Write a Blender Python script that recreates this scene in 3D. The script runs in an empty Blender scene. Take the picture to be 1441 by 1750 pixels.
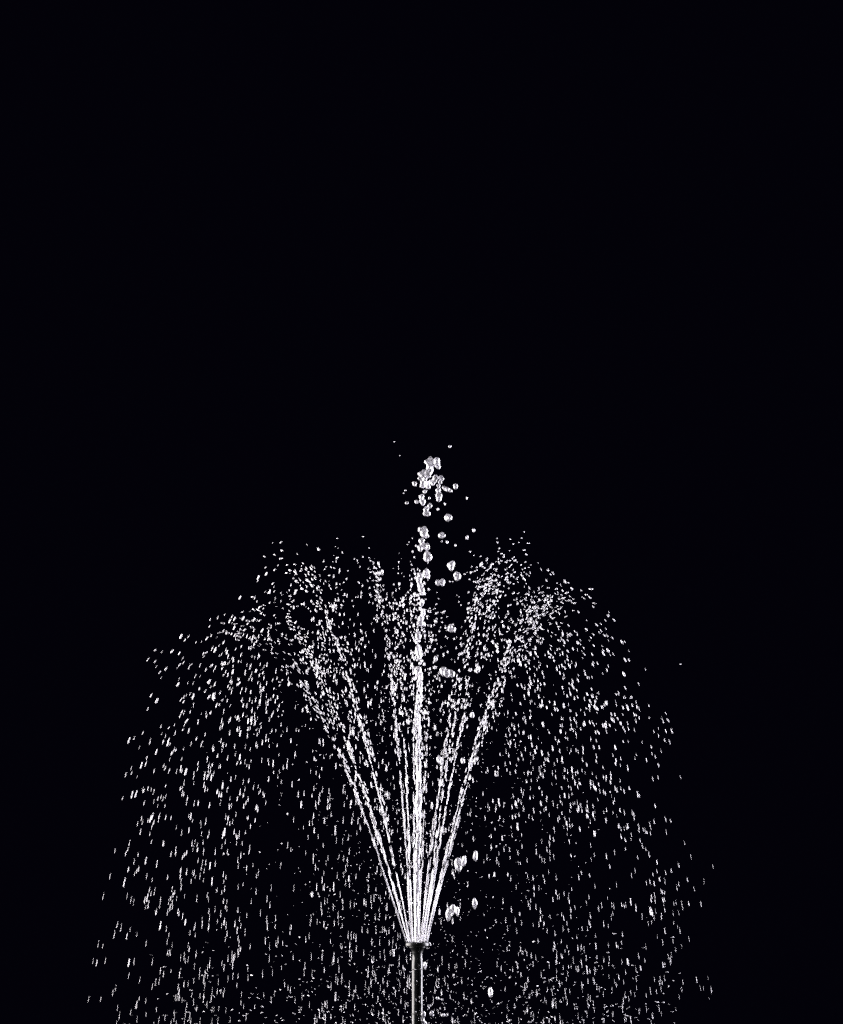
import bpy, bmesh, math, random
import numpy as np
from mathutils import Vector, Matrix, noise

random.seed(11)
rng = np.random.default_rng(11)
S = bpy.context.scene

# ------------------------------------------------------------------ camera, world, lamps, exposure
# 1 photo pixel = 1 mm on the plane of the pipe; origin = bottom middle of the photo, +Y away from the camera
D, ZC = 4.0, 0.30
cam_d = bpy.data.cameras.new('camera')
cam = bpy.data.objects.new('camera', cam_d); S.collection.objects.link(cam)
cam.location = (0, -D, ZC); cam.rotation_euler = (math.pi / 2, 0, 0)
cam_d.sensor_fit = 'VERTICAL'; cam_d.sensor_height = 24.0
cam_d.lens = 24.0 * D / 1.75
cam_d.shift_y = (0.875 - ZC) / 1.75
cam_d.clip_start = 0.05; cam_d.clip_end = 200
S.camera = cam
cam_d.dof.use_dof = True; cam_d.dof.focus_distance = D; cam_d.dof.aperture_fstop = 4.5

W = bpy.data.worlds.new('World'); S.world = W; W.use_nodes = True
bg = W.node_tree.nodes['Background']
bg.inputs[0].default_value = (0.26, 0.20, 0.75, 1); bg.inputs[1].default_value = 0.0034

def lamp(name, loc, target, sx, sy, power, col):
    d = bpy.data.lights.new(name, 'AREA'); d.shape = 'RECTANGLE'; d.size = sx; d.size_y = sy
    d.energy = power; d.color = col
    o = bpy.data.objects.new(name, d); S.collection.objects.link(o)
    o.location = loc
    o.rotation_euler = (Vector(target) - Vector(loc)).to_track_quat('-Z', 'Y').to_euler()
    return o
lamp('softbox_left', (-1.55, 0.50, 0.70), (0, 0.50, 0.60), 2.1, 2.2, 165, (1.0, 0.95, 0.93))
lamp('softbox_right', (1.65, 0.85, 0.70), (0, 0.1, 0.60), 1.4, 2.2, 150, (0.93, 0.91, 1.0))

S.view_settings.view_transform = 'Standard'; S.view_settings.look = 'None'
S.view_settings.exposure = 0.0; S.view_settings.gamma = 1.0; S.view_settings.use_curve_mapping = False
S.render.engine = 'CYCLES'
S.cycles.use_denoising = False; S.cycles.use_adaptive_sampling = False
S.cycles.pixel_filter_type = 'BLACKMAN_HARRIS'; S.cycles.filter_width = 1.5
S.cycles.max_bounces = 14; S.cycles.transmission_bounces = 14; S.cycles.glossy_bounces = 6
S.cycles.sample_clamp_indirect = 8.0

# ------------------------------------------------------------------ materials
def principled(name):
    m = bpy.data.materials.new(name); m.use_nodes = True
    nt = m.node_tree; return m, nt, nt.nodes['Principled BSDF']

def water_mat(name, white_share, rough, shine=0.68):
    """Clear water with a white, glossy share mixed in to imitate refracted lamp light."""
    m, nt, p = principled(name)
    p.inputs['Base Color'].default_value = (0.985, 0.985, 1.0, 1)
    p.inputs['Transmission Weight'].default_value = 1.0
    p.inputs['IOR'].default_value = 1.333
    p.inputs['Roughness'].default_value = rough
    df = nt.nodes.new('ShaderNodeBsdfDiffuse'); df.inputs[0].default_value = (0.88, 0.87, 0.91, 1)
    tr = nt.nodes.new('ShaderNodeBsdfTranslucent'); tr.inputs[0].default_value = (0.88, 0.87, 0.91, 1)
    gl = nt.nodes.new('ShaderNodeBsdfGlossy'); gl.inputs[0].default_value = (0.92, 0.91, 0.95, 1); gl.inputs['Roughness'].default_value = 0.16  # white gloss stands in for light bent through the water
    a0 = nt.nodes.new('ShaderNodeMixShader'); a0.inputs[0].default_value = 0.4
    a = nt.nodes.new('ShaderNodeMixShader'); a.inputs[0].default_value = shine
    nt.links.new(df.outputs[0], a0.inputs[1]); nt.links.new(tr.outputs[0], a0.inputs[2])
    nt.links.new(a0.outputs[0], a.inputs[1]); nt.links.new(gl.outputs[0], a.inputs[2])
    tc = nt.nodes.new('ShaderNodeTexCoord'); n = nt.nodes.new('ShaderNodeTexNoise')
    n.inputs['Scale'].default_value = 180; n.inputs['Detail'].default_value = 2.0
    r = nt.nodes.new('ShaderNodeMapRange')
    r.inputs['From Min'].default_value = 0.3; r.inputs['From Max'].default_value = 0.7
    r.inputs['To Min'].default_value = max(white_share - 0.25, 0); r.inputs['To Max'].default_value = white_share + 0.25
    nt.links.new(tc.outputs['Object'], n.inputs['Vector']); nt.links.new(n.outputs['Fac'], r.inputs['Value'])
    mx = nt.nodes.new('ShaderNodeMixShader')
    nt.links.new(r.outputs[0], mx.inputs[0]); nt.links.new(p.outputs[0], mx.inputs[1]); nt.links.new(a.outputs[0], mx.inputs[2])
    nt.links.new(mx.outputs[0], nt.nodes['Material Output'].inputs['Surface'])
    return m
M_drop = water_mat('water_drops', 0.60, 0.0)
M_jet = water_mat('water_jets', 0.75, 0.0, 0.55)
M_blob = water_mat('water_blobs', 0.55, 0.0, 0.62)

def plastic(name, col, rough):
    m, nt, p = principled(name)
    p.inputs['Base Color'].default_value = (*col, 1)
    tc = nt.nodes.new('ShaderNodeTexCoord')
    mp = nt.nodes.new('ShaderNodeMapping'); mp.inputs['Scale'].default_value = (1, 1, 0.35)
    n = nt.nodes.new('ShaderNodeTexNoise'); n.inputs['Scale'].default_value = 160; n.inputs['Detail'].default_value = 4
    r = nt.nodes.new('ShaderNodeMapRange'); r.inputs['To Min'].default_value = rough * 0.6; r.inputs['To Max'].default_value = rough * 1.5
    b = nt.nodes.new('ShaderNodeBump'); b.inputs['Strength'].default_value = 0.25; b.inputs['Distance'].default_value = 0.001
    nt.links.new(tc.outputs['Object'], mp.inputs['Vector']); nt.links.new(mp.outputs[0], n.inputs['Vector'])
    nt.links.new(n.outputs['Fac'], r.inputs['Value']); nt.links.new(r.outputs[0], p.inputs['Roughness'])
    nt.links.new(n.outputs['Fac'], b.inputs['Height']); nt.links.new(b.outputs['Normal'], p.inputs['Normal'])
    return m
M_pipe = plastic('wet_black_pipe', (0.010, 0.011, 0.012), 0.15)
M_head = plastic('nozzle_plastic', (0.008, 0.008, 0.009), 0.30)
M_ring = plastic('ring_rubber', (0.006, 0.006, 0.006), 0.6)

# ------------------------------------------------------------------ helpers
def link(name, me, parent=None, loc=None):
    o = bpy.data.objects.new(name, me); S.collection.objects.link(o)
    if loc is not None: o.location = loc
    if parent is not None: o.parent = parent
    return o

def tag(o, label=None, cat=None, group=None, kind=None):
    for k, v in (('label', label), ('category', cat), ('group', group), ('kind', kind)):
        if v: o[k] = v
    return o

def P(px, py, Y=0.0):
    """Point that stands Y metres behind the pipe and shows at photo pixel (px, py)."""
    f = (D + Y) / D
    return Vector(((px - 720.5) / 1000 * f, Y, ZC + ((1750 - py) / 1000 - ZC) * f))

def ico(sub):
    bm = bmesh.new(); bmesh.ops.create_icosphere(bm, subdivisions=sub, radius=1.0)
    v = np.array([x.co[:] for x in bm.verts]); f = np.array([[q.index for q in x.verts] for x in bm.faces])
    bm.free(); return v, f
ICO1, ICO2, ICO3 = ico(1), ico(2), ico(3)

def mesh_from(verts, faces, mat, name):
    me = bpy.data.meshes.new(name)
    me.from_pydata([tuple(v) for v in verts], [], [tuple(f) for f in faces])
    me.polygons.foreach_set('use_smooth', np.ones(len(me.polygons), dtype=bool))
    me.materials.append(mat); me.update()
    return me

def drop_shape(base, w, L, direction, rough=0.10, taper=0.22):
    """One water drop: width w, length L along its line of flight, a little uneven, thinner at the tail."""
    v = base[0].copy()
    d = np.array(direction, float); d /= max(np.linalg.norm(d), 1e-9)
    a = np.cross(d, [0.31, 0.9, 0.17]); a /= np.linalg.norm(a); b = np.cross(d, a)
    ph = rng.uniform(0, 6.28, 6)
    wob = 1 + rough * (np.sin(2.1 * v[:, 0] + ph[0]) * np.sin(1.7 * v[:, 1] + ph[1]) + 0.6 * np.sin(3.1 * v[:, 2] + ph[2] + v[:, 0]))
    r = w / 2 * wob
    z = v[:, 2]
    tp = 1 + taper * z
    along = z * r + np.clip(z * 1.7, -1, 1) * max(L - w, 0) / 2
    return v[:, :1] * (r * tp)[:, None] * a + v[:, 1:2] * (r * tp)[:, None] * b + along[:, None] * d

def drop_cloud(items, mat, name, base=ICO1):
    """Many drops as one mesh. items: (pos, w, L, dir)"""
    vs, fs, k = [], [], 0
    for p, w, L, d in items:
        v = drop_shape(base, w, L, d) + np.array(p)
        vs.append(v); fs.append(base[1] + k); k += len(v)
    return mesh_from(np.concatenate(vs), np.concatenate(fs), mat, name)

def tube_arrays(path, radii, n=7):
    vs, fs = [], []
    path = np.array(path)
    tan = np.gradient(path, axis=0)
    for i, p in enumerate(path):
        t = tan[i] / np.linalg.norm(tan[i])
        a = np.cross(t, [0.2, 0.95, 0.1]); a /= np.linalg.norm(a); b = np.cross(t, a)
        for j in range(n):
            q = 2 * math.pi * j / n
            rr = radii[i] * (1 + 0.16 * math.sin(2 * q + i * 0.12))
            vs.append(p + rr * (math.cos(q) * a + math.sin(q) * b))
    for i in range(len(path) - 1):
        for j in range(n):
            fs.append((i * n + j, i * n + (j + 1) % n, (i + 1) * n + (j + 1) % n, (i + 1) * n + j))
    fs.append(tuple(range(n))[::-1]); fs.append(tuple((len(path) - 1) * n + j for j in range(n)))
    return vs, fs

def join(parts):
    vs, fs, k = [], [], 0
    for v, f in parts:
        vs += list(v); fs += [tuple(i + k for i in q) for q in f]; k += len(v)
    return vs, fs

def lathe(profile, mat, name, n=40, smooth=True):
    vs, fs = [], []
    for r, z in profile:
        for j in range(n):
            q = 2 * math.pi * j / n; vs.append((r * math.cos(q), r * math.sin(q), z))
    for i in range(len(profile) - 1):
        for j in range(n):
            fs.append((i * n + j, i * n + (j + 1) % n, (i + 1) * n + (j + 1) % n, (i + 1) * n + j))
    me = bpy.data.meshes.new(name); me.from_pydata(vs, [], fs)
    me.polygons.foreach_set('use_smooth', np.full(len(me.polygons), smooth, dtype=bool))
    me.materials.append(mat); me.update(); return me

# ------------------------------------------------------------------ the nozzle on its pipe
NX = (713.2 - 720.5) / 1000
ZN = (1750 - 1610) / 1000            # top face of the nozzle head
noz = bpy.data.objects.new('fountain_nozzle', None); S.collection.objects.link(noz)
noz.location = (NX, 0, -0.06)
tag(noz, 'black multi-jet fountain nozzle with flared flat head on a wet dark pipe', 'fountain nozzle')
zo = 0.06
link('pipe', lathe([(0.0, -0.0), (0.0092, 0.0), (0.0092, 0.0170 + zo), (0.0091, 0.0176 + zo), (0.0092, 0.0182 + zo),
                    (0.0092, 0.093 + zo), (0.0091, 0.0935 + zo), (0.0092, 0.094 + zo), (0.0092, 0.1205 + zo), (0.0, 0.1205 + zo)],
                   M_pipe, 'pipe'), noz)
for zz in (0.0176, 0.0935):
    link('joint_ring', lathe([(0.0090, zz - 0.0011 + zo), (0.0097, zz - 0.0009 + zo), (0.0098, zz + zo),
                              (0.0097, zz + 0.0009 + zo), (0.0090, zz + 0.0011 + zo)], M_ring, 'joint_ring'), noz)
head = link('nozzle_head', lathe([(0.0, 0.1190 + zo), (0.0086, 0.1190 + zo), (0.0089, 0.1225 + zo), (0.0103, 0.1265 + zo), (0.0132, 0.1305 + zo),
                                  (0.0150, 0.1330 + zo), (0.0, 0.1330 + zo)], M_head, 'nozzle_head'), noz)
link('rim', lathe([(0.0, 0.1324 + zo), (0.0185, 0.1324 + zo), (0.0196, 0.1330 + zo), (0.0201, 0.1345 + zo), (0.0200, 0.1378 + zo),
                   (0.0192, 0.1392 + zo), (0.0170, 0.1396 + zo), (0.0166, 0.1384 + zo), (0.0, 0.1384 + zo)], M_head, 'rim'), head)

# ------------------------------------------------------------------ water jets
G = 9.81
KD = 1.00                            # slight air drag on the sideways motion
# name for the label, base x, apex px (x, y), depth of the apex behind (+) or before (-) the pipe, sideways spread
JETS = [
    ('A', 695, 416, 1078, -0.12, 0.070, 'outermost left water jet, leaning furthest left of all from the nozzle'),
    ('A', 698.5, 440, 1036, 0.11, 0.070, 'second water jet from the left, close inside the outermost left one'),
    ('B', 701.5, 486, 962, 0.20, 0.052, 'left water jet reaching the highest spray crown on the left side'),
    ('T', 704.0, 637, 976, -0.27, 0.026, 'thin steep water jet just left of the central jet'),
    ('C', 706.5, 668, 1030, 0.28, 0.042, 'thin water jet rising between the central jet and the steep left one'),
    ('E', 709.5, 702, 958, 0.30, 0.040, 'faint water jet rising behind the left edge of the central jet'),
    ('E', 717, 748, 1050, -0.29, 0.044, 'thin water jet hugging the right edge of the central jet'),
    ('F', 718.8, 838, 985, -0.26, 0.060, 'steep right water jet, first one clear of the central jet'),
    ('F', 721.4, 858, 965, 0.25, 0.060, 'right water jet, second one clear of the central jet'),
    ('H', 725, 890, 956, 0.20, 0.056, 'right water jet feeding the tallest crown on the right side'),
    ('I', 728.2, 945, 1025, -0.16, 0.056, 'outermost right water jet, leaning furthest right from the nozzle'),
    ('I', 730, 958, 1022, 0.08, 0.056, 'right water jet close beside the outermost right one'),
]
PER = 500
pool = []                            # free drops: crowns and rain
PIX = 0.001
EY_L, EX_L = (940, 1000, 1045, 1065, 1110, 1190, 1350, 1450, 1700), (450, 410, 350, 322, 262, 220, 212, 168, 150)
EY_R, EX_R = (935, 1000, 1080, 1120, 1180, 1250, 1350, 1440, 1500, 1700), (905, 1015, 1076, 1092, 1122, 1160, 1165, 1190, 1240, 1265)
def flight(p0, v, t, kd=KD):
    e = (1 - math.exp(-kd * t)) / kd
    return np.array([p0[0] + v[0] * e, p0[1] + v[1] * e, p0[2] + v[2] * t - 0.5 * G * t * t])
def speed(v, t, kd=KD):
    k = math.exp(-kd * t); return np.array([v[0] * k, v[1] * k, v[2] - G * t])

for fam, bx, ax, ay, dep, spr, label in JETS:
    base = np.array([(bx - 720.5) / 1000, dep * 0.05, ZN - 0.001])
    apex = np.array(P(ax, ay, dep))
    h = apex[2] - base[2]; vz = math.sqrt(2 * G * h); tu = vz / G
    e = (1 - math.exp(-KD * tu)) / KD
    v0 = np.array([(apex[0] - base[0]) / e, (apex[1] - base[1]) / e, vz])
    side = np.array([1.0, 0, 0]); fwd = np.array([0, 1.0, 0])
    root = bpy.data.objects.new('water_jet', None); S.collection.objects.link(root); root.location = base
    tag(root, label, 'water jet', 'jets fanning out of the nozzle')
    # the unbroken stream: three thin ropes of water that wind round each other and part in gaps
    parts = []
    for s in range(3 if fam in 'AHI' else 2):
        ph = rng.uniform(0, 6.28); t = 0.0
        tend = rng.uniform(0.045, 0.066)
        a0 = rng.uniform(0, 6.28)
        drift = rng.normal(0, 0.012, 2)
        while t < tend:
            seg = rng.uniform(0.030, 0.045) if t == 0 else rng.uniform(0.004, 0.010)
            n = max(int(seg / 0.0007), 5)
            path, rad = [], []
            for i in range(n + 1):
                tt = t + seg * i / n
                off = (0.0005 + 0.0024 * tt / 0.08)
                q = a0 + 40 * tt + 0.8 * math.sin(90 * tt + ph)
                p = flight(base, v0, tt) - base + off * (math.cos(q) * side + math.sin(q) * fwd) + tt * (drift[0] * side + drift[1] * fwd)
                r = (0.00074 - 0.001 * tt) * (1 + 0.22 * min(1, tt / 0.03) * math.sin(420 * tt + ph) + 0.15 * min(1, tt / 0.03) * math.sin(900 * tt + 2 * ph))
                endf = min(1, (n - i) / 4 + 0.15); sf = 1 if t == 0 else min(1, i / 4 + 0.15)
                path.append(p); rad.append(max(r, 0.0006) * endf * sf)
            parts.append(tube_arrays(path, rad))
            t += seg + rng.uniform(0.0005, 0.003)
    v, f = join(parts)
    link('stream', mesh_from(v, f, M_jet, 'stream'), root)
    # drops: first the strand that still flies together, then the crown and the rain
    strand = []
    tend = tu + math.sqrt(2 * (h + ZN + 0.03) / G)
    def add(t, extra=1.0):
        dv = rng.normal(0, 1, 3) * np.array([spr, spr, 0.0]) * extra * float(np.clip(t / 0.26, 0.3, 1))
        up = 1 + float(np.clip(rng.normal(0, 0.020), -0.05, 0.035))
        v = v0 * np.array([up, up, up]) + dv
        p = flight(base, v, t)
        return p, speed(v, t), t
    out = []
    # drops travel in little flocks that share most of their motion
    n_done = 0
    while n_done < PER * {'A': 1.0, 'B': 1.2, 'T': 0.7, 'C': 0.5, 'E': 0.5}.get(fam, 0.72):
        t = rng.uniform(0.05, tend) if rng.random() < 0.55 else rng.uniform(tu + 0.10, tend)
        m = int(min(1 + rng.geometric(0.45), 7))
        s0 = np.clip(rng.normal(0, 1, 3), -1.7, 1.7) * np.array([spr, spr, 0]) * float(np.clip(t / 0.26, 0.22, 1.25)); up = 1 + float(np.clip(rng.normal(0, 0.012) if rng.random() < 0.6 else rng.normal(-0.045, 0.035), -0.13, 0.022)); kd = float(np.clip(rng.lognormal(math.log(1.2), 0.5), 0.75, 4.0) if rng.random() < 0.70 else rng.uniform(2.0, 7.0)) if ax < 720 else float(np.clip(rng.lognormal(math.log(0.9), 0.45), 0.6, 5.0))
        for _ in range(m):
            v = v0 * up * (1 + rng.normal(0, 0.006)) + s0 + rng.normal(0, 0.030, 3) * min(1.0, t / 0.26)
            tt = t + rng.normal(0, 0.012)
            if tt < 0.05: continue
            out.append((flight(base, v, tt, kd), speed(v, tt, kd), tt)); n_done += 1
    for _ in range({'A': 125, 'B': 140, 'T': 150, 'C': 70, 'E': 60}.get(fam, 120)):             # the denser strand on the way up
        out.append(add(0.05 + {'A': 0.22, 'T': 0.32}.get(fam, 0.27) * rng.random() ** 1.1, 0.52 if fam in 'AHI' else 0.42))
    for p, vv, t in out:
        sp = np.linalg.norm(vv)
        right = p[0] > 0.02
        if t < 0.27:
            w = float(np.clip(rng.lognormal(math.log(1.45), 0.30), 0.8, 3.2))
            L = w * 1.25 + sp * (2.6 if t < 0.14 else 2.1) * rng.uniform(0.7, 1.3)
            if t < 0.12 and rng.random() < 0.35: L *= 1.6
            strand.append((p - base, w * PIX, L * PIX, vv))
        else:
            fall = max(0.0, -vv[2])
            w = float(np.clip(rng.lognormal(math.log(1.62 - 0.34 * fall + (0.12 if right else 0)), 0.42), 0.45, 2.9 - 0.2 * fall))
            L = w * 1.4 + sp * (2.8 if right else 3.7) * rng.uniform(0.65, 1.3)
            f_ = D / (D + p[1]); qx = p[0] * f_ * 1000 + 720.5
            qy = 1750 - (ZC + (p[2] - ZC) * f_) * 1000
            if qx < np.interp(qy, EY_L, EX_L) or qx > np.interp(qy, EY_R, EX_R): continue     # beyond the dome of spray
            if qx > 1150: w *= 0.72  # thinner drops here imitate the light fading towards the right edge
            pool.append((p, w * PIX, L * PIX, vv))
    me = drop_cloud(strand, M_drop, 'broken_strand')
    tag(link('broken_strand', me, root), kind='stuff')

# ------------------------------------------------------------------ the thick central jet
root = bpy.data.objects.new('water_jet', None); S.collection.objects.link(root); root.location = (NX, 0, ZN - 0.001)
tag(root, 'thick bright central water jet rising straight up to the top', 'water jet', 'jets fanning out of the nozzle')
def cpath(z):                        # z above the nozzle: leans a little to the right on its way up
    return np.array([0.0000 + 0.006 * (z / 0.6) ** 1.5 - 0.0012 * math.sin(z * 21), -0.004 * z, z])
parts = []
n = 230
path = [cpath(0.335 * i / n) + np.array([0.0006 * math.sin(i * 0.31), 0.0006 * math.cos(i * 0.23), 0]) for i in range(n + 1)]
rad = [(0.0035 - 0.0001 * i / n) * (1 + min(1, i / 70) * (0.14 * math.sin(i * 0.31) + 0.09 * math.sin(i * 0.83 + 1)) + 0.06 * noise.noise((i * 0.21, 0, 3))) * min(1, (n - i) / 6 + 0.1) for i in range(n + 1)]
parts.append(tube_arrays(path, rad, 12))
link('stream', mesh_from(*join(parts), M_jet, 'stream'), root)
parts = []
for s in range(3):
    z = 0.0; a0 = s * 2.1 + 0.3
    while z < 0.42:
        seg = rng.uniform(0.09, 0.16) if z == 0 else rng.uniform(0.02, 0.06)
        m = int(seg / 0.0016); pa, ra = [], []
        for i in range(m + 1):
            zz = z + seg * i / m
            q = a0 + 9 * zz + 0.5 * math.sin(zz * 60 + s)
            o = 0.0028 + 0.0010 * math.sin(zz * 35 + s * 2) * min(1, zz / 0.1) + 0.004 * zz
            pa.append(cpath(zz) + np.array([o * math.cos(q), o * math.sin(q), 0]))
            ra.append(0.00105 * (1 + 0.3 * math.sin(i * 0.5 + s)) * min(1, i / 3 + 0.2 if z > 0 else 1, (m - i) / 3 + 0.15))
        parts.append(tube_arrays(pa, ra, 6)); z += seg + rng.uniform(0.004, 0.03)
link('filaments', mesh_from(*join(parts), M_jet, 'filaments'), root)
bits = []
for k in range(300):                 # drops and shreds that ride along with it, up to the loose clumps
    z = 0.10 + 0.54 * rng.random()
    sig = 0.0016 + 0.009 * (z / 0.6) ** 1.8
    p = cpath(z) + np.array([rng.normal(0, sig), rng.normal(0, sig), 0])
    w = float(np.clip(rng.lognormal(math.log(1.8), 0.35), 0.8, 4)); L = w * 1.2 + 5.5 * (1 - z / 0.9) * rng.uniform(0.5, 1.6)
    bits.append((p, w * PIX, L * PIX, (rng.normal(0, 0.05), 0, 1)))
for k in list(range(24)) + list(range(24, 46, 2)):
    z = 0.30 + 0.29 * k / 45 + rng.normal(0, 0.004)
    p = cpath(z) + np.array([rng.normal(0, 0.0015), rng.normal(0, 0.002), 0])
    w = rng.uniform(4.0, 7.4) * (1.0 if k < 24 else 0.8); bits.append((p, w * PIX, w * rng.uniform(1.1, 2.0) * PIX, (rng.normal(0, 0.12), 0, 1)))
tag(link('broken_strand', drop_cloud(bits, M_jet, 'broken_strand'), root), kind='stuff')

# ------------------------------------------------------------------ big clumps and drops of the central jet, one by one
def blob(lobes, label, group=None, Y=-0.01, name='water_clump', cat='water clump', vox=0.0009):
    """A clump of water: lobes (px, py, rx, ry) melted into one skin."""
    if len(lobes) == 1 and lobes[0][2] > 2.6:      # a falling drop is never a ball: give it a second, smaller lobe
        x, y, rx = lobes[0][:3]; ry = lobes[0][3] if len(lobes[0]) > 3 else rx
        q = rng.uniform(0, 6.28); lobes = [(x, y, rx * 0.86, ry * 0.9), (x + rx * 0.42 * math.cos(q), y + ry * 0.45 * math.sin(q), rx * 0.66, ry * 0.62)]
    c = np.mean([l[:2] for l in lobes], axis=0); o0 = P(c[0], c[1], Y)
    vs, fs, k = [], [], 0
    for l in lobes:
        x, y, rx, ry = (*l, l[2])[:4] if len(l) == 3 else l
        q = P(x, y, Y) - o0
        ph = rng.uniform(0, 6.28, 3)
        v = ICO3[0].copy()
        wob = 1 + 0.17 * np.sin(2.6 * v[:, 0] + ph[0]) * np.sin(2.2 * v[:, 2] + ph[1]) + 0.07 * np.sin(4.5 * v[:, 1] + 3 * v[:, 2] + ph[2])
        v = v * wob[:, None] * np.array([rx, (rx + ry) * 0.5, ry]) * PIX * 1.03 + np.array([q[0], rng.normal(0, rx * 0.35 * PIX), q[2]])
        vs.append(v); fs.append(ICO3[1] + k); k += len(v)
    me = mesh_from(np.concatenate(vs), np.concatenate(fs), M_blob, name)
    o = link(name, me, None, o0)
    if len(lobes) > 1:
        r = o.modifiers.new('melt', 'REMESH'); r.mode = 'VOXEL'; r.voxel_size = vox; r.use_smooth_shade = True
        s = o.modifiers.new('smooth', 'SMOOTH'); s.factor = 0.5; s.iterations = 3
    return tag(o, label, cat, group)

GC = 'loose water clumps of the central jet'
blob([(735.5, 785, 4.6), (747, 789.5, 6, 7.5), (730.5, 789.5, 4.6), (748.5, 797, 4.4), (738, 793, 6), (733, 798, 5), (735, 804, 6),
      (731.5, 808.5, 6.5), (724, 806, 3.6), (718.5, 810, 4), (722.5, 813, 4.6), (731.5, 812.5, 4.6)],
     'topmost lumpy clump of water, the highest thing of the fountain', GC)
blob([(718, 818, 3.6), (726, 819, 4.3), (723, 824.5, 4), (722, 830, 4.4)], 'clump of bubbly water just under the topmost clump, left half', GC)
blob([(731, 826, 4.3), (731.5, 831.5, 4.2)], 'pair of fused drops beside the bubbly clump under the topmost one', GC, 0.004)
blob([(737, 822.5, 3.8), (740, 826.5, 3.8), (744.5, 817, 4.6), (743, 821.5, 3.6)], 'short chain of fused drops right below the topmost clump', GC, -0.02)
blob([(754.5, 817, 4.4), (752, 824, 3.4), (749.5, 830, 3.0), (749, 838, 4.3), (750, 846, 5.2), (750.5, 853, 4.8)],
     'long bottle-shaped clump of water hanging right of the top clumps', GC, -0.02)
blob([(759.5, 834, 3.6), (764, 836.5, 4), (769.5, 838.5, 3.2)], 'small sideways clump right of the bottle-shaped one', GC, 0.01)
blob([(726.5, 840, 3.6)], 'single drop below the bubbly clump near the top', GC)
blob([(720.5, 849, 4.2, 4.8), (722.5, 857, 4.8, 6), (712, 857.5, 3.4)], 'clump with a side lobe on the left, below the bubbly clump', GC)
blob([(735, 864.5, 3.6, 4.4), (728.5, 870, 4.2), (727.5, 877, 4.4), (732, 878.5, 4)], 'slanting clump above the wide gap in the central jet', GC)
blob([(718.5, 905, 4.6), (725.5, 906, 5.4, 6), (724, 913, 5.6), (729.5, 916, 4)], 'round lumpy clump just below the gap in the central jet', GC)
blob([(720.5, 924, 4.6, 5), (718.5, 937, 5, 6), (724, 933, 5.8), (730.5, 934, 4, 6)], 'wide clump of the central jet, second below the gap', GC)
blob([(731, 950, 7.6, 9.6)], 'large egg-shaped drop at the right of the central jet', GC)
blob([(728.5, 979, 5, 7.6), (732, 984, 3, 6)], 'narrow clump of the central jet below the large egg-shaped drop', GC, -0.02)
blob([(718, 983, 5, 5), (716, 991, 4.6, 6), (718, 1000, 5, 6), (720, 1008, 5.4, 6), (722, 1013, 4.4)], 'tall ragged clump where the central jet breaks up', GC)
blob([(723, 1047, 4, 8), (719, 1058, 5, 6), (721, 1030, 4, 6)], 'clump low in the central jet below the tall ragged one', GC)
blob([(718, 1065, 6.4, 5.4), (724, 1067, 4, 4)], 'flat wide clump across the central jet', GC)
blob([(714.5, 1087, 4.6, 8)], 'upright oval clump on the left edge of the central jet', GC)
blob([(714, 1113, 4.6, 9), (717, 1122, 3.6, 6)], 'long upright clump in the central jet between crowns', GC)
blob([(714, 1147, 5.4, 9), (719, 1158, 4, 8)], 'lowest big clump in the central jet', GC)

GF = 'big drops falling back right of the central jet'
def big(x, y, rx, ry, label, Y=-0.06): blob([(x, y, rx, ry)], label, GF, Y, 'water_drop', 'water drop')
big(766, 884, 6.8, 6.8, 'highest big round drop falling right of the central jet', -0.05)
big(755, 915, 6, 5.8, 'big drop falling right beside the gap in the central jet', -0.04)
big(772, 967, 6.4, 9.4, 'big oval drop falling right of the central jet, upper of two close together', -0.06)
big(781.5, 985, 6.2, 8.4, 'big oval drop falling right of the central jet, lower of two close together', -0.06)
blob([(748.5, 996, 4.4, 5), (756, 995, 4.4, 6)], 'wide double drop right of the ragged central clump', GF, -0.05, 'water_drop', 'water drop')
blob([(770, 1074, 4.6, 6.5), (776, 1076, 3.4, 5)], 'big double drop among the spray right of the central jet', GF, -0.06, 'water_drop', 'water drop')
blob([(757, 1146, 5, 7.5), (764, 1151, 5.5, 7), (772, 1151, 5, 6.5)], 'widest big drop, heart-shaped, among the spray right of the central jet', GF, -0.09, 'water_drop', 'water drop')
big(744.5, 1126, 3.4, 5.6, 'oval drop just above the heart-shaped wide drop', -0.06)
big(816.5, 1145, 3.6, 6.2, 'oval warm-tinted drop between the two right jets', -0.08)
big(807, 1222, 3.8, 5.4, 'oval bright drop beside the outer right jet', -0.08)
big(697, 1233, 2.8, 5.4, 'oval drop left of the central jet at half height', -0.08)
big(750.5, 1298, 4.4, 7, 'big bright drop at the left of the steep right jet', -0.08)
big(791, 1300, 4, 5, 'bright drop on the outer right jet at half height', -0.08)
blob([(784, 1477, 5.6, 11), (792.5, 1472, 4, 8)], 'large blurred double drop falling right of the jets, upper left of the pair', GF, -0.32, 'water_drop', 'water drop')
big(813, 1462, 3.8, 9.4, 'large slim drop falling right of the jets, level with the double drop', -0.32)
blob([(767, 1562, 4.6, 9.5), (774, 1554, 4, 8)], 'large drop falling right of the jets just above nozzle height', GF, -0.32, 'water_drop', 'water drop')
big(782, 1558, 3, 8, 'slim drop right beside the large one just above nozzle height', -0.25)
big(811.5, 1544, 4, 8.4, 'large oval drop falling furthest right just above nozzle height', -0.32)
big(838, 1696, 4, 9, 'large oval drop falling low on the right, alone below nozzle height', -0.32)
big(726.5, 1650, 2.9, 7.6, 'oval drop falling close to the right side of the pipe', -0.03)

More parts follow.
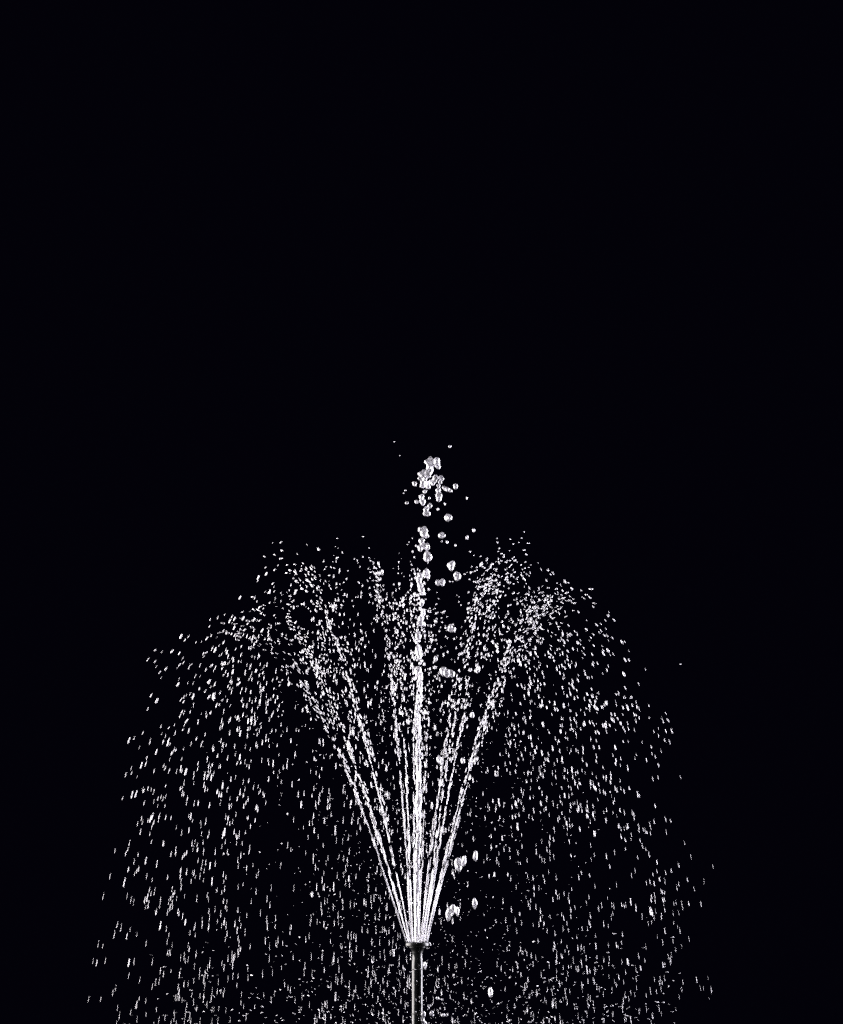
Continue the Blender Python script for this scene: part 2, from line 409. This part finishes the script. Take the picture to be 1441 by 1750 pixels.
GB = 'splash blobs at the foot of the pipe'
def spl(lobes, label, Y=-0.004): blob(lobes, label, GB, Y, 'splash_blob', 'splash')
spl([(723.8, 1733, 4, 5.5), (722.5, 1743, 3, 7), (725, 1749, 5, 5), (729, 1754, 5, 5)], 'bright splash of water running down the right side of the pipe foot')
spl([(737.5, 1731, 3.6, 4.4), (739.5, 1735, 2, 3)], 'small pale splash drop right beside the pipe foot')
spl([(757.5, 1735, 3.4, 2.8), (762.5, 1735, 3, 2.6)], 'flat white splash drop further right of the pipe foot')
spl([(748, 1706, 3, 2.6), (755.5, 1708, 2.2, 1.9)], 'white splash drop halfway up the pipe, right side')
spl([(734, 1719, 3, 2.4), (732.5, 1723, 1.6, 2)], 'ragged little splash drop right of the lower pipe')
spl([(734, 1613, 1.9, 3), (736, 1615, 1.6, 1.8)], 'bright bead of water hanging on the right rim of the nozzle head', 0.0)
spl([(735.5, 1666, 3, 1.8)], 'small flat splash drop right of the upper pipe')
for x, y, rx, ry, lab in ((702.6, 1639, 1.4, 2.2, 'bead of water on the left side of the pipe below the head'), (703, 1683.5, 1.3, 2.4, 'bead of water on the left side of the pipe at mid height'),
                     (722.8, 1668, 1.3, 1.6, 'upper tiny bead on the right edge of the pipe'), (723, 1698, 1.2, 2.0, 'lower tiny bead on the right edge of the pipe')):
    spl([(x, y, rx, ry)], lab, 0.0)
GT = 'stray drops round the top of the fountain'
for x, y, rx, ry, lab in (
    (708.5, 826.5, 4.4, 4.4, 'round drop alone left of the bubbly top clump'), (778.5, 831.5, 4.8, 5, 'round drop alone at the right of the top clumps'),
    (769, 763, 2.6, 2.2, 'highest single drop, above and right of the top clump'), (674, 755, 1.0, 1.0, 'tiny highest speck of water left of the top'),
    (683.5, 778.5, 1.0, 0.9, 'second tiny speck of water left of the top clump'), (693, 838, 1.8, 1.4, 'upper of two tiny drops left below the top clump'),
    (690, 843, 1.1, 1.0, 'lower of two tiny drops left below the top clump'), (695.5, 859.5, 2.3, 2.5, 'small slanted drop left of the clump with a side lobe'),
    (734, 851.5, 1.9, 2, 'small drop between the hanging bottle shape and the left clump'), (760.5, 861.5, 1.8, 2.4, 'small drop below the bottle-shaped clump'),
    (748.5, 870.5, 1.6, 2.4, 'small drop left above the highest big round drop'), (798, 851.5, 1.1, 2.4, 'thin drop furthest right near the top'),
    (798.5, 918.5, 2.2, 3.2, 'lower left of two small drops right of the jet gap'), (809.5, 906, 2.4, 3.2, 'upper right of two small drops right of the jet gap'),
    (764.5, 926.5, 1.9, 2.8, 'small ragged drop below the big one beside the gap'), (778.5, 932, 1.4, 2.2, 'small drop above the two big oval drops'),
    (823, 964, 2.2, 1.8, 'single small drop left of the right spray crown'), (755.5, 925, 1.3, 1.9, 'tiny drop under the big drop beside the gap'),
    (620.5, 917, 1.0, 0.9, 'lone speck of water above the middle left crown'), (1163, 1135, 1.2, 0.9, 'lone speck of water far right outside the spray')):
    blob([(x, y, rx, ry)], lab, GT, -0.02, 'water_drop', 'water drop')

# ------------------------------------------------------------------ the free drops: crowns and rain
def vis(p):
    f = D / (D + p[1]); x = p[0] * f; z = ZC + (p[2] - ZC) * f
    return (abs(x) < 0.715 and 0.004 < z < 1.74), x * 1000 + 720.5, 1750 - z * 1000
seen = []; rest = []
for it in pool:
    ok, x, y = vis(it[0])
    (seen if ok else rest).append((it, x, y))
seen.sort(key=lambda q: -q[0][1] * q[0][2])
NBIG = 235
ZONES = [
    (lambda x, y: y < 1140 and x < 600, 'larger shining drop in the left crowns of spray where the jets turn over', 'larger drops of the left spray crowns'),
    (lambda x, y: y < 1140 and x > 780, 'larger shining drop in the right crowns of spray where the jets turn over', 'larger drops of the right spray crowns'),
    (lambda x, y: y < 1140, 'larger shining drop in the middle spray beside the central jet', 'larger drops of the middle spray'),
    (lambda x, y: x < 540, 'thicker streak-shaped drop raining down far left of the pipe', 'thicker drops raining on the far left'),
    (lambda x, y: x < 712, 'thicker streak-shaped drop raining down close left of the jets', 'thicker drops raining close on the left'),
    (lambda x, y: x < 880, 'thicker streak-shaped drop raining down close right of the jets', 'thicker drops raining close on the right'),
    (lambda x, y: True, 'thicker streak-shaped drop raining down far right of the pipe', 'thicker drops raining on the far right'),
]
for (p, w, L, d), x, y in seen[:NBIG]:
    me = mesh_from(drop_shape(ICO2, w, L, d), ICO2[1], M_drop, 'water_drop')
    o = link('water_drop', me, None, tuple(p))
    for test, lab, grp in ZONES:
        if test(x, y): tag(o, lab, 'water drop', grp); break
me = drop_cloud([q[0] for q in seen[NBIG:]] + [q[0] for q in rest], M_drop, 'falling_drops')
tag(link('falling_drops', me), 'countless fine drops arching over and raining down around the jets', 'water drops', kind='stuff')

# ------------------------------------------------------------------ fine splash thrown up from below and mist near the jets
spray = []
for k in range(1500):
    a = rng.uniform(0, 2 * math.pi)
    el = math.radians(rng.uniform(18, 62)); v = rng.uniform(1.2, 2.6)
    v3 = np.array([math.cos(a) * math.cos(el) * v, math.sin(a) * math.cos(el) * v, math.sin(el) * v])
    r0 = abs(rng.normal(0, 0.16)); o = np.array([NX + math.cos(a) * r0, math.sin(a) * r0, -0.07])
    t = rng.uniform(0.02, 0.30)
    p = o + v3 * t - np.array([0, 0, 0.5 * G * t * t]); vv = v3 - np.array([0, 0, G * t])
    if p[2] < -0.02 or p[2] > 0.26 or abs(p[0]) > 0.47: continue
    w = float(np.clip(rng.lognormal(math.log(1.05), 0.4), 0.5, 2.6)); L = w + np.linalg.norm(vv) * rng.uniform(1.0, 3.2)
    spray.append((p, w * PIX, L * PIX, vv))
for k in range(1300):                # mist and stray specks between the jets
    p = np.array([NX + rng.normal(0, 0.13), rng.normal(0, 0.13), rng.uniform(0.0, 0.60)])
    w = float(np.clip(rng.lognormal(math.log(0.9), 0.4), 0.45, 2.0))
    spray.append((p, w * PIX, w * rng.uniform(1, 2.6) * PIX, (rng.normal(0, 0.3), rng.normal(0, 0.3), -1)))
tag(link('splash_droplets', drop_cloud(spray, M_drop, 'splash_droplets')), 'tiny splash droplets and mist flying low around the pipe', 'splash', kind='stuff')
